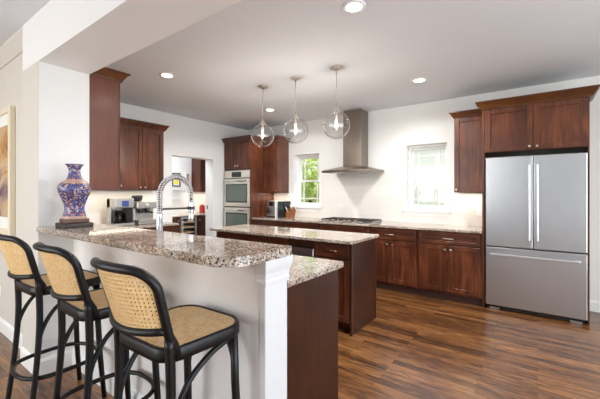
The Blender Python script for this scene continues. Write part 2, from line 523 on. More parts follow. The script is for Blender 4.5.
# back wall with two window openings
W1 = (-3.82, -3.23); W2 = (-1.64, -1.06); WZ0, WZ1 = 1.12, 2.10
b = MB()
b.box(-5.26, W1[0], YB, YB + .24, 0, ZC).box(W1[1], W2[0], YB, YB + .24, 0, ZC).box(W2[1], XR + .2, YB, YB + .24, 0, ZC)
for w in (W1, W2):
    b.box(w[0], w[1], YB, YB + .24, 0, WZ0).box(w[0], w[1], YB, YB + .24, WZ1, ZC)
struct(b, 'wall_back', M_wall)

# left wall with the doorway to the pantry
DY0, DY1, DZ = 3.256, 4.15, 2.03
b = MB().box(-5.26, XL, YP1, DY0, 0, ZC).box(-5.26, XL, DY1, YB, 0, ZC).box(-5.26, XL, DY0, DY1, DZ, ZC)
struct(b, 'wall_left', M_wall)
struct(MB().box(-6.9, -3.378, 0.92, YP1, 0, ZC), 'wall_hall', M_hall)
struct(MB().box(-3.378, XP, YP0, YP1, 0, ZH), 'wall_pillar', M_hall)
struct(MB().box(-3.378, XR, YP0, YP1, ZH, ZC), 'wall_header', M_head)
# thin lighter sheet on the pillar's inner face, standing in for strong light
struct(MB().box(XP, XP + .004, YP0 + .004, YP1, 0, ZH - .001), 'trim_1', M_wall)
# outer walls of the dining side, with unseen window openings added for light
b = MB().box(XR, XR + .2, YR, -1.0, 0, ZC).box(XR, XR + .2, 3.4, YB, 0, ZC).box(XR, XR + .2, -1.0, 3.4, 0, 0.25).box(XR, XR + .2, -1.0, 3.4, 2.45, ZC)
struct(b, 'wall_right', M_wall)
b = MB().box(-6.9, -5.1, YR - .2, YR, 0, ZC).box(-1.7, XR + .2, YR - .2, YR, 0, ZC).box(-5.1, -1.7, YR - .2, YR, 0, 0.45).box(-5.1, -1.7, YR - .2, YR, 2.45, ZC)
for x in (-3.95, -2.85): b.box(x - .06, x + .06, YR - .2, YR, 0.45, 2.45)
struct(b, 'wall_rear', M_wall)
struct(MB().box(-7.1, -6.9, YR - .2, 6.9, 0, ZC), 'wall_far_left', M_hall)
# pantry beyond the doorway
struct(MB().box(-6.78, -6.58, 2.4, 6.7, 0, ZC), 'wall_pantry_west', M_wall)
struct(MB().box(-6.58, -5.04, 6.5, 6.7, 0, ZC), 'wall_pantry_north', M_wall)
struct(MB().box(-6.58, -5.26, 2.4, 2.6, 0, ZC), 'wall_pantry_south', M_wall)
struct(MB().box(-5.24, -5.04, YB + .25, 6.5, 0, ZC), 'wall_pantry_east', M_wall)

# half wall under the bar, its trimmed end post
struct(MB().box(XP, -0.99, 1.075, 1.215, 0, 1.074), 'wall_bar', M_bar)
b = MB().box(-0.99, -0.955, 1.068, 1.222, 0, 1.073, .003)
prof = [(0, .955), (.006, .955), (.008, .975), (.005, .985), (.008, 1.01), (.016, 1.035), (.018, 1.05), (.018, 1.073), (0, 1.073)]
b.sweep([(-1.0, 1.068), (-0.955, 1.068), (-0.955, 1.222), (-1.0, 1.222)], prof)
b.sweep([(-0.99, 1.068), (-0.955, 1.068), (-0.955, 1.222)], [(0, 0), (.012, 0), (.012, .10), (0, .115)])
struct(b, 'trim_2', simple('post_paint', srgb(222, 221, 220), .45))

# baseboards and crown
BB = [(0, 0), (.016, 0), (.016, .10), (.010, .118), (0, .125)]
struct(MB().sweep([(-3.378, 0.92), (-6.85, 0.92)][::-1], BB), 'baseboard_hall', M_trim)
struct(MB().sweep([(-3.378, YP0), (XP + .004, YP0), (XP + .004, 1.075), (-0.99, 1.075)], BB), 'baseboard_bar', M_trim)
struct(MB().sweep([(0.46, YB), (XR, YB)], BB), 'baseboard_back', M_trim)
struct(MB().sweep([(-6.85, 0.92), (-3.378, 0.92)], [(0, 2.60), (.012, 2.60), (.03, 2.63), (.075, 2.69), (.075, 2.715), (0, 2.715)]), 'trim_3', M_hall)

# backsplash tile on the back wall and left wall
b = MB()
for x0, x1 in ((-4.30, W1[0] - .05), (W1[1] + .05, W2[0] - .05), (W2[1] + .05, -0.54)):
    b.box(x0, x1, YB - .008, YB, .914, 1.375)
b.box(W1[0] - .05, W1[1] + .05, YB - .008, YB, .914, 1.03).box(W2[0] - .05, W2[1] + .05, YB - .008, YB, .914, 1.03)
b.box(W1[1] + .05, W2[0] - .05, YB - .008, YB, 1.375, 1.70)
struct(b, 'trim_4', M_tile)
struct(MB().box(XL, XL + .008, YP1, 2.92, .914, 1.40), 'trim_5', M_tile)

# windows: double hung, prairie muntins, sill and apron
def window(n, x0, x1):
    root = bpy.data.objects.new('window_%d' % n, None); COL.objects.link(root)
    root.location = ((x0 + x1) / 2, YB + .15, WZ0); root['kind'] = 'structure'
    y = YB + .15; zm = (WZ0 + WZ1) / 2 - .01
    f = MB()
    f.box(x0, x0 + .03, y - .02, y + .07, WZ0, WZ1).box(x1 - .03, x1, y - .02, y + .07, WZ0, WZ1)
    f.box(x0 + .03, x1 - .03, y - .02, y + .07, WZ1 - .03, WZ1).box(x0 + .03, x1 - .03, y - .02, y + .07, WZ0, WZ0 + .03)
    f.build('window_frame', M_trim, root)
    for nm, za, zb, yy in (('upper_sash', zm - .02, WZ1 - .03, y + .035), ('lower_sash', WZ0 + .03, zm + .02, y)):
        s = MB(); xa, xb = x0 + .03, x1 - .03
        s.box(xa, xa + .035, yy, yy + .03, za, zb).box(xb - .035, xb, yy, yy + .03, za, zb)
        s.box(xa + .035, xb - .035, yy, yy + .03, zb - .035, zb).box(xa + .035, xb - .035, yy, yy + .03, za, za + .04)
        for q in (xa + .11, xb - .11): s.box(q - .009, q + .009, yy + .004, yy + .022, za + .04, zb - .035)
        zq = zb - .12 if nm == 'upper_sash' else za + .12
        s.box(xa + .035, xb - .035, yy + .009, yy + .021, zq - .009, zq + .009)
        so = s.build(nm, M_trim, root)
        MB().box(xa + .03, xb - .03, yy + .013, yy + .017, za + .03, zb - .03).build('pane', M_pane, so)
    s = MB().box(x0 - .06, x1 + .06, YB - .035, YB, WZ0 - .03, WZ0 + .0).box(x0, x1, YB, y - .02, WZ0 - .0, WZ0 + .004)
    s.box(x0 - .045, x1 + .045, YB - .016, YB, WZ0 - .09, WZ0 - .03)
    s.build('sill', M_trim, root)
window(1, *W1); window(2, *W2)

# doorway liner with latch plate
r = bpy.data.objects.new('door_1', None); COL.objects.link(r); r['kind'] = 'structure'; r.location = (XL, DY0, 0)
MB().box(-5.262, XL + .002, DY1 - .012, DY1, 0, DZ).box(-5.262, XL + .002, DY0, DY0 + .012, 0, DZ).box(-5.262, XL + .002, DY0 + .012, DY1 - .012, DZ - .012, DZ).build('door_jamb', M_trim, r)
MB().box(-5.225, -5.195, DY1 - .0145, DY1 - .012, 1.06, 1.13).build('latch_plate', M_black, r)

# ------------------------------------------------------------------ cabinet parts
def face_map(facing, plane):
    if facing == '-y': return lambda u, w, z: (u, plane - w, z)
    if facing == '+y': return lambda u, w, z: (u, plane + w, z)
    return lambda u, w, z: (plane + w, u, z)          # '+x'
def shaker(T, u0, u1, z0, z1, name, parent, rail=.055, mat=None, slab=False):
    d = MB(T)
    if slab or (z1 - z0) < 0.13:
        d.box(u0, u1, 0, .02, z0, z1, .004)
    else:
        e = .002
        d.box(u0, u0 + rail, 0, .02, z0, z1, e).box(u1 - rail, u1, 0, .02, z0, z1, e)
        d.box(u0 + rail, u1 - rail, 0, .0195, z1 - rail, z1, e).box(u0 + rail, u1 - rail, 0, .0195, z0, z0 + rail, e)
        d.box(u0 + rail, u1 - rail, 0, .009, z0 + rail, z1 - rail)
    return d.build(name, mat or M_wood, parent)
def knob(T, u, z, parent):
    k = MB(T); k.tube([(u, .02, z), (u, .03, z)], .005, 8)
    k.tube([(u, .03, z), (u, .034, z), (u, .041, z), (u, .045, z)], [.007, .014, .014, .007], 12)
    return k.build('knob', M_nickel, parent)
def pull(T, u, z, parent, L=.13, mat=None):
    k = MB(T)
    for s in (-1, 1): k.tube([(u + s * L * .38, .018, z), (u + s * L * .38, .045, z)], .004, 8)
    k.tube([(u - L / 2, .045, z), (u + L / 2, .045, z)], .006, 8)
    return k.build('handle', mat or M_nickel, parent)
CROWN = lambda z0, z1, o: [(0, z0), (.012, z0), (.016, z0 + .012), (o - .012, z1 - .014), (o, z1 - .012), (o, z1), (0, z1)]

def base_unit(x0, x1, yf, yb, label, layout, group='base cabinets along the back wall'):
    """floor cabinet facing -y; yf is the carcass front"""
    t = thing('base_cabinet', ((x0 + x1) / 2, yb, 0), label, 'cabinet', group)
    c = MB().box(x0, x1, yf, yb, .10, .884, .001).box(x0, x1, yf + .07, yb, 0, .10)
    c.build('body', M_wood, t)
    MB().box(x0 + .001, x1 - .001, yf + .058, yf + .07, 0.002, .10).build('toe_kick', M_dark, t)
    T = face_map('-y', yf)
    g = .004
    dr = shaker(T, x0 + .02, x1 - .02, .72, .865, 'drawer', t, mat=M_woodx, rail=.04)
    if 'p' in layout: pull(T, (x0 + x1) / 2, .795, dr)
    if '2' in layout:
        xm = (x0 + x1) / 2
        d1 = shaker(T, x0 + .02, xm - g / 2, .125, .705, 'door', t); knob(T, xm - .035, .655, d1)
        d2 = shaker(T, xm + g / 2, x1 - .02, .125, .705, 'door', t); knob(T, xm + .035, .655, d2)
    elif '1' in layout:
        d1 = shaker(T, x0 + .02, x1 - .02, .125, .705, 'door', t)
        if 'k' in layout: knob(T, x0 + .055, .655, d1)
    return t
YF = 4.455
YW = YB - .01
base_unit(-1.285, -0.538, YF, YW, 'base cabinet beside the fridge with a drawer over two doors', 'p2')
base_unit(-2.04, -1.289, YF, YW, 'base cabinet half hidden by the island end, left of the one beside the fridge', 'p2')
base_unit(-2.83, -2.044, YF, YW, 'base cabinet under the gas cooktop, mostly behind the island', '2')
base_unit(-3.56, -2.834, YF, YW, 'base cabinet below the left window behind the island', '2')
base_unit(-4.298, -3.564, YF, YW, 'base cabinet next to the double oven tower', '2')
wt = MB().box(-4.298, -0.538, YF - .035, YB - .009, .886, .916, .004, 2).build('worktop', M_granite)
tag(wt, 'long speckled granite worktop along the back wall under the windows', 'countertop')

# ------------------------------------------------------------------ fridge with its surround
t = thing('refrigerator', (-0.04, 4.8, 0), 'stainless steel french door refrigerator with bottom freezer drawer', 'refrigerator')
FX0, FX1 = -0.502, 0.416
MB().box(FX0 + .006, FX1 - .006, 4.53, 5.05, .04, 1.775).build('body', M_gap, t)
MB().box(FX0 + .02, FX1 - .02, 4.49, 4.54, .012, .05).build('kick_plate', M_black, t)
for s in (FX0 + .09, FX1 - .09):
    MB().box(s - .05, s + .05, 4.478, 4.53, 0.0, .028, .004).build('foot', M_steel, t)
ff = 4.456; xm = -0.04
def fr_door(x0, x1, z0, z1, nm):
    return MB().box(x0, x1, ff, ff + .065, z0, z1, .008, 3).build(nm, M_steel, t)
d1 = fr_door(FX0, xm - .003, .745, 1.785, 'door'); d2 = fr_door(xm + .003, FX1, .745, 1.785, 'door')
d3 = fr_door(FX0, FX1, .055, .735, 'freezer_drawer')
for d, hx in ((d1, xm - .037), (d2, xm + .037)):
    h = MB().box(hx - .011, hx + .011, ff - .055, ff - .04, .84, 1.68, .005, 2)
    for z in (.86, 1.66): h.box(hx - .009, hx + .009, ff - .045, ff + .002, z - .015, z + .015)
    h.build('handle', M_satin, d)
h = MB().box(FX0 + .05, FX1 - .06, ff - .055, ff - .04, .645, .668, .005, 2)
for x in (FX0 + .08, FX1 - .09): h.box(x - .015, x + .015, ff - .045, ff + .002, .648, .664)
h.build('handle', M_satin, d3)

t = thing('fridge_cabinet', (-0.04, 5.0, 1.84), 'dark cherry cabinet with two doors enclosing and topping the refrigerator', 'cabinet')
c = MB().box(-.535, -.513, 4.456, YW, 0, 2.36).box(.426, .438, 4.53, YW, 0, 2.36).box(-.513, .426, 4.476, YW, 1.845, 2.36)
c.build('body', M_wood, t)
T = face_map('-y', 4.476)
d = shaker(T, -.511, -.0425, 1.85, 2.355, 'door', t, rail=.06); knob(T, -.075, 1.885, d)
d = shaker(T, -.0375, .424, 1.85, 2.355, 'door', t, rail=.06); knob(T, -.005, 1.885, d)
MB().sweep([(-.535, 4.66), (-.535, 4.452), (.446, 4.452), (.446, YW)], CROWN(2.355, 2.445, .065)).build('crown', M_crown, t)

t = thing('wall_cabinet', (-.72, 5.0, 1.375), 'narrow dark wall cabinet with one door left of the refrigerator', 'cabinet', 'kitchen wall cabinets')
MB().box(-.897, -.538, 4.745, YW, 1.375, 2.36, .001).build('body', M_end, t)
T = face_map('-y', 4.745)
d = shaker(T, -.895, -.54, 1.378, 2.355, 'door', t, rail=.06); knob(T, -.868, 1.41, d)
MB().sweep([(-.897, YW), (-.897, 4.722), (-.538, 4.722)], CROWN(2.355, 2.43, .055)).build('crown', M_crown, t)
area('under_cabinet_lamp', (-.72 + .72, 4.93 - 5.0, -.006), (0, 0, 0), .28, .05, 1.2, (1, .86, .7), t)

# ------------------------------------------------------------------ oven tower
OX0, OX1, OY = -5.03, -4.302, 4.42
t = thing('oven_tower_cabinet', (-4.66, 4.9, 0), 'tall dark cabinet tower holding the double oven in the corner', 'cabinet')
c = MB().box(OX0, OX0 + .02, OY, YW, 0, 2.36).box(OX1 - .02, OX1, OY, YW, 0, 2.36).box(OX0 + .02, OX1 - .02, OY, YW, 1.81, 2.36)
c.box(OX0 + .02, OX1 - .02, OY, YW, .1, .44).box(OX0 + .02, OX1 - .02, YW - .02, YW, .44, 1.81).box(OX0 + .02, OX1 - .02, OY + .07, YW, 0, .1)
c.build('body', M_wood, t)
T = face_map('-y', OY)
xm = (OX0 + OX1) / 2
d = shaker(T, OX0 + .02, xm - .002, 1.845, 2.345, 'door', t); knob(T, xm - .035, 1.89, d)
d = shaker(T, xm + .002, OX1 - .02, 1.845, 2.345, 'door', t); knob(T, xm + .035, 1.89, d)
d = shaker(T, OX0 + .02, OX1 - .02, .13, .42, 'drawer', t, mat=M_woodx); pull(T, xm, .35, d)
MB().sweep([(OX0, OY - .02), (OX1, OY - .02), (OX1, 4.67)], CROWN(2.355, 2.435, .06)).build('crown', M_wood, t)
t = thing('double_wall_oven', (xm, 4.75, .45), 'stainless double wall oven with two glass doors built into the tower', 'oven')
ox0, ox1 = OX0 + .022, OX1 - .022
MB().box(ox0 + .01, ox1 - .01, OY, 4.95, .455, 1.795).build('body', M_gap, t)
p = MB().box(ox0, ox1, OY - .03, OY, 1.66, 1.80, .004).build('control_panel', M_ovs, t)
MB().box(xm - .13, xm + .13, OY - .033, OY - .028, 1.675, 1.775).build('display', M_screen, p)
for z0, z1 in ((1.115, 1.645), (.465, 1.095)):
    d = MB().box(ox0, ox1, OY - .035, OY, z0, z1, .004)
    d = d.build('oven_door', M_ovs, t)
    MB().box(ox0 + .075, ox1 - .075, OY - .038, OY - .033, z0 + .10, z1 - .125).build('glass', M_ovenglass, d)
    MB().box(ox0 + .05, ox1 - .05, OY - .0365, OY - .0335, z0 + .075, z1 - .10).build('glass_surround', M_black, d)
    h = MB(); hz = z1 - .05
    h.tube([(ox0 + .04, OY - .085, hz), (ox1 - .04, OY - .085, hz)], .013, 10)
    for x in (ox0 + .07, ox1 - .07): h.tube([(x, OY - .03, hz), (x, OY - .085, hz)], .009, 8)
    h.build('handle', M_chrome, d)

t = thing('wall_cabinet', (-4.11, 5.0, 1.375), 'dark wall cabinet between the oven tower and the left window', 'cabinet', 'kitchen wall cabinets')
MB().box(-4.30, -3.925, 4.745, YW, 1.375, 2.36, .001).build('body', M_wood, t)
T = face_map('-y', 4.745)
d = shaker(T, -4.298, -3.927, 1.378, 2.355, 'door', t, rail=.06); knob(T, -3.955, 1.41, d)
MB().sweep([(-4.238, 4.722), (-3.925, 4.722), (-3.925, YW)], CROWN(2.355, 2.435, .055)).build('crown', M_wood, t)
area('under_cabinet_lamp', (0, -.07, -.006), (0, 0, 0), .28, .05, 1.5, (1, .8, .6), t)

# ------------------------------------------------------------------ left wall cabinets and counter
t = thing('wall_cabinet', (-4.86, 2.1, 1.41), 'long dark wall cabinet on the left wall above the coffee makers', 'cabinet', 'kitchen wall cabinets')
MB().box(XL + .009, -4.72, YP1 + .003, 2.91, 1.41, 2.33, .001).build('body', M_wood, t)
T = face_map('+x', -4.72)
ys = [1.50, 1.855, 2.21, 2.565, 2.905]
for i, (a, bb) in enumerate(zip(ys, ys[1:])):
    d = shaker(T, a + .002, bb - .002, 1.414, 2.325, 'door', t, rail=.06)
    knob(T, bb - .035 if i % 2 == 0 else a + .035, 1.45, d)
MB().sweep([(-4.697, 1.25), (-4.697, 2.91), (XL + .01, 2.91)], CROWN(2.325, 2.41, .06)).build('crown', M_wood, t)
area('under_cabinet_lamp', (0.02, 0.1, -.006), (0, 0, 0), .06, 1.5, 3.4, (1, .86, .68), t)

t = thing('wall_cabinet', (-3.5, 1.3, 1.39), 'reddish wall cabinet seen end on behind the white pillar', 'cabinet', 'kitchen wall cabinets')
MB().box(-4.60, -3.017, YP1 + .002, 1.425, 1.39, 2.355, .001).build('body', wood('cherry_side_veneer', srgb(86, 45, 30), srgb(106, 57, 38), srgb(124, 68, 45), .4), t)  # lighter cherry copy: strong light on the end panel put into the colour
T = face_map('+y', 1.425)
for a, bb in ((-4.598, -4.21), (-4.206, -3.817), (-3.813, -3.42), (-3.416, -3.02)):
    d = shaker(T, a, bb, 1.393, 2.35, 'door', t, rail=.06); knob(T, bb - .03, 1.43, d)
MB().sweep([(-3.017, YP1 + .002), (-3.017, 1.445), (-4.58, 1.445)], CROWN(2.352, 2.43, .06)).build('crown', M_crown, t)

# L-shaped lower run: cabinets along the left wall and the peninsula
t = thing('base_cabinet', (-4.7, 2.4, 0), 'base cabinet under the coffee makers along the left wall', 'cabinet')
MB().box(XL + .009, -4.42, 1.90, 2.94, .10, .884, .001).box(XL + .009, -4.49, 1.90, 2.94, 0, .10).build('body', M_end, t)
T = face_map('+x', -4.42)
for a, bb in ((1.95, 2.44), (2.445, 2.935)):
    d = shaker(T, a, bb, .72, .865, 'drawer', t, mat=M_wood, rail=.04); pull(T, (a + bb) / 2, .795, d)
    d = shaker(T, a, bb, .125, .705, 'door', t); knob(T, bb - .04, .655, d)
t = thing('peninsula_cabinet', (-2.6, 1.5, 0), 'cabinet run behind the bar wall ending in a plain dark panel', 'cabinet')
c = MB().box(XL + .009, -1.062, 1.237, 1.86, .10, .884).box(XL + .009, -1.065, 1.237, 1.80, 0, .10)
c.build('body', M_wood, t)
MB().box(-1.062, -1.045, 1.249, 1.87, 0, .884, .001).build('end_panel', M_end, t)
MB().box(-1.06, -1.037, 1.845, 1.868, 0, .05, .003).build('shoe', M_end, t)
T = face_map('+y', 1.86)
xs = [-4.35, -3.70, -3.05, -2.40, -1.75, -1.07]
for a, bb in zip(xs, xs[1:]):
    d = shaker(T, a + .004, bb - .004, .125, .865, 'door', t); knob(T, bb - .05, .80, d)
out = rounded_rect(XL + .009, -1.018, 1.238, 1.915, (0, 0, .03, 0), 5)
pts = [(XL + .009, 1.238), (-1.018, 1.238)] + [p for p in out if p[0] > -1.2 and p[1] > 1.8] + [(-4.385, 1.915), (-4.385, 2.955), (XL + .009, 2.955)]
wt = MB().prism(pts, .886, .916, .004, 2).build('worktop', M_granite)
tag(wt, 'L shaped granite worktop behind the raised bar running to the left wall', 'countertop')

# raised bar top
bt = MB().prism(rounded_rect(XP + .006, -0.922, 0.835, 1.225, (.0, .13, .02, 0), 10), 1.076, 1.116, .010, 3).build('raised_worktop', M_granite)
tag(bt, 'raised granite bar top on the white half wall with the vase', 'countertop')

# ------------------------------------------------------------------ island
IX0, IX1, IY0, IY1 = -3.40, -1.455, 2.85, 3.40
t = thing('kitchen_island', (-2.4, 3.1, 0), 'dark cherry kitchen island under the three globe pendants', 'island')
c = MB().box(IX0, -2.205, IY0, IY1, .10, .884).box(-1.868, IX1, IY0, IY1, .10, .884).box(-2.205, -1.868, IY0 + .40, IY1, .10, .884)
c.box(-2.205, -1.868, IY0, IY0 + .40, .80, .884).box(-2.205, -1.868, IY0, IY0 + .40, .10, .40)
c.box(IX0 + .02, IX1, IY0 + .07, IY1 - .02, 0, .10)
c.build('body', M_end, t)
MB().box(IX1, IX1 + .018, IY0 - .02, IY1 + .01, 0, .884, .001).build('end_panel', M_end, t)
MB().box(IX1 + .0185, IX1 + .024, IY0 - .021, IY0 + .0, 0.0, .884, .001).build('edge_trim', M_wood, t)
MB().box(IX1 + .0185, IX1 + .024, IY1 - .01, IY1 + .011, 0, .884, .001).build('edge_trim', M_wood, t)
T = face_map('-y', IY0)
d = shaker(T, -1.862, IX1 - .01, .73, .87, 'drawer', t, mat=M_woodx, rail=.035); pull(T, -1.66, .80, d, .15, M_brass)
d = shaker(T, -1.862, IX1 - .01, .115, .715, 'door', t); knob(T, -1.82, .66, d)
for a, bb in ((IX0 + .02, -2.52), (-2.50, -2.21)):
    shaker(T, a, bb, .73, .87, 'drawer', t, mat=M_woodx, rail=.035)
    shaker(T, a, bb, .115, .715, 'door', t)
it = MB().prism(rounded_rect(-3.44, -1.398, 2.755, 3.425, (.02, .02, .02, .02), 4), .886, .916, .004, 2).build('island_top', M_granite)
tag(it, 'polished granite slab topping the island', 'countertop')
t = thing('microwave_drawer', (-2.035, 3.0, .41), 'stainless microwave drawer in the island front behind the peninsula counter', 'microwave')
MB().box(-2.195, -1.878, IY0, IY0 + .38, .405, .79).build('body', M_gap, t)
dd = MB().box(-2.20, -1.872, IY0 - .025, IY0, .402, .70, .004).build('drawer_front', M_screen, t)
MB().box(-2.20, -1.872, IY0 - .025, IY0, .705, .792, .004).build('control_strip', M_steel, t)
MB().tube([(-2.17, IY0 - .06, .67), (-1.90, IY0 - .06, .67)], .009, 8).tube([(-2.15, IY0 - .02, .67), (-2.15, IY0 - .06, .67)], .006, 8).tube([(-1.92, IY0 - .02, .67), (-1.92, IY0 - .06, .67)], .006, 8).build('handle', M_steel, dd)

# ------------------------------------------------------------------ range hood and cooktop
t = thing('range_hood', (-2.43, 5.0, 1.70), 'stainless chimney range hood on the back wall between the windows', 'range hood')
MB().box(-2.592, -2.272, 4.80, YB - .001, 1.80, ZC - .002, .003).build('chimney', M_steel2, t)
b = MB(); bm = b.bm
hx0, hx1, hy0, hy1 = -2.87, -1.99, 4.58, YB - .009
lo = [bm.verts.new(p) for p in ((hx0, hy0, 1.735), (hx1, hy0, 1.735), (hx1, hy1, 1.735), (hx0, hy1, 1.735))]
hi = [bm.verts.new(p) for p in ((-2.60, 4.79, 1.805), (-2.264, 4.79, 1.805), (-2.264, hy1, 1.805), (-2.60, hy1, 1.805))]
for i in range(4): bm.faces.new([lo[i], lo[(i + 1) % 4], hi[(i + 1) % 4], hi[i]])
bm.faces.new(hi); bm.faces.new(lo[::-1])
b.build('canopy', M_steel2, t)
r = MB().box(hx0, hx1, hy0, hy1, 1.70, 1.735, .002).build('rim', M_steel2, t)
MB().box(hx0 + .05, -2.44, hy0 + .05, hy1 - .04, 1.696, 1.70).box(-2.42, hx1 - .05, hy0 + .05, hy1 - .04, 1.696, 1.70).build('filter', M_steel, t)
k = MB()
for i in range(4): k.tube([(-2.49 + .04 * i, hy0, 1.717), (-2.49 + .04 * i, hy0 - .004, 1.717)], .007, 10)
k.build('control_buttons', M_chrome, t)

t = thing('gas_cooktop', (-2.43, 4.74, .916), 'stainless gas cooktop with black grates below the hood', 'cooktop')
cx0, cx1, cy0, cy1, cz = -2.88, -1.99, 4.49, 4.985, .917
MB().box(cx0, cx1, cy0, cy1, cz, cz + .012, .004, 2).build('tray', M_steel, t)
for gx in (-2.72, -2.43, -2.14):
    g = MB(); z = cz + .032; w = .135
    a, bb = (cy0 + .09, cy1 - .03)
    for x in (gx - w, gx + w): g.box(x - .006, x + .006, a, bb, z - .008, z + .008)
    for y in (a, (a + bb) / 2, bb): g.box(gx - w, gx + w, y - .006, y + .006, z - .008, z + .008)
    for x in (gx - .05, gx + .05): g.box(x - .005, x + .005, a, bb, z - .006, z + .008)
    for x in (gx - w, gx + w):
        for y in (a, bb): g.box(x - .008, x + .008, y - .008, y + .008, cz + .012, z)
    g.build('grate', M_castiron, t)
for bx, by in ((-2.72, 4.67), (-2.72, 4.88), (-2.43, 4.77), (-2.14, 4.67), (-2.14, 4.88)):
    MB().lathe([(.045, 0), (.045, .010), (.03, .014), (.03, .02), (0, .02)], (bx, by, cz + .012), 16).build('burner', M_black, t)
for i in range(5):
    MB().lathe([(.022, 0), (.020, .026), (0, .028)], (-2.63 + .1 * i, cy0 + .04, cz + .012), 14).build('control_knob', M_brass, t)

# ------------------------------------------------------------------ pendants and downlights
def make_pendant(loc, label):
    t = thing('pendant_light', loc, label, 'pendant light', 'globe pendants over the island')
    L = lambda *a: tuple(a)
    o = Vector(loc)
    zc = 2.095 - ZC
    def mb(): return MB(lambda x, y, z: (o.x + x, o.y + y, o.z + z))
    mb().lathe([(.058, 0), (.06, -.006), (.056, -.016), (.03, -.024), (.010, -.030), (0, -.030)], (0, 0, 0), 24).build('ceiling_canopy', M_nickel, t)
    mb().tube([(0, 0, -.028), (0, 0, zc + .19)], .0045, 8).build('stem', M_nickel, t)
    mb().lathe([(0, zc + .205), (.012, zc + .20), (.014, zc + .18), (.03, zc + .172), (.034, zc + .165), (.034, zc + .142), (.042, zc + .138), (.042, zc + .128), (.0, zc + .126)], (0, 0, 0), 20).build('cap', M_nickel, t)
    mb().lathe([(.0, zc + .126), (.016, zc + .126), (.016, zc + .06), (.0, zc + .058)], (0, 0, 0), 16).build('socket', M_nickel, t)
    R = .148; pr = []
    for k in range(25):
        a = PI * (k / 24) * .915 + PI * .0
        pr.append((R * math.sin(a), zc - R * math.cos(a)))
    pr[0] = (0, zc - R)
    inner = [(max(0, r * .978), zc + (z - zc) * .978) for r, z in pr]
    mb().lathe(pr + inner[::-1], (0, 0, 0), 36).build('globe', M_globe, t)
    bu = mb().lathe([(0, zc - .030), (.010, zc - .027), (.017, zc - .010), (.017, zc + .004), (.010, zc + .030), (.009, zc + .058)], (0, 0, 0), 16).build('bulb', M_bulb, t)
    d = bpy.data.lights.new('pendant_lamp', 'POINT'); d.energy = 7; d.color = (1, .94, .87); d.shadow_soft_size = .03
    q = bpy.data.objects.new('pendant_lamp', d); COL.objects.link(q); q.parent = t; q.location = (0, 0, zc - .08)
    return t
for x, y, l in ((-2.82, 3.1, 'clear glass globe pendant farthest from the range hood, leftmost of three'),
                (-2.30, 3.1, 'clear glass globe pendant in the middle of the row of three'),
                (-1.755, 3.1, 'clear glass globe pendant closest to the range hood, rightmost of three')):
    make_pendant((x, y, ZC), l)

def downlight(x, y, label):
    t = thing('recessed_downlight', (x, y, ZC), label, 'ceiling light', 'recessed downlights')
    MB().lathe([(.058, -.001), (.085, -.001), (.085, -.006), (.07, -.012), (.058, -.010), (.058, -.001)], (x, y, ZC), 28, caps=False).build('trim_ring', M_trim, t)
    MB().lathe([(.0, -.008), (.058, -.008), (.058, -.002), (0, -.002)], (x, y, ZC), 28).build('lens', M_lamp, t)
    d = bpy.data.lights.new('downlight_lamp', 'SPOT'); d.energy = 85; d.spot_size = 2.95; d.spot_blend = 0.6
    d.color = (1, .975, .945); d.shadow_soft_size = .06
    o = bpy.data.objects.new('downlight_lamp', d); COL.objects.link(o); o.parent = t; o.location = (0, 0, -.03)
downlight(-3.43, 2.16, 'round recessed downlight in the ceiling nearest the left wall cabinets')
downlight(-1.075, 2.156, 'round recessed downlight at the top edge, nearest the camera')
downlight(-1.146, 4.014, 'round recessed downlight right of the range hood')
downlight(-3.495, 4.018, 'small far recessed downlight between the two left pendants')

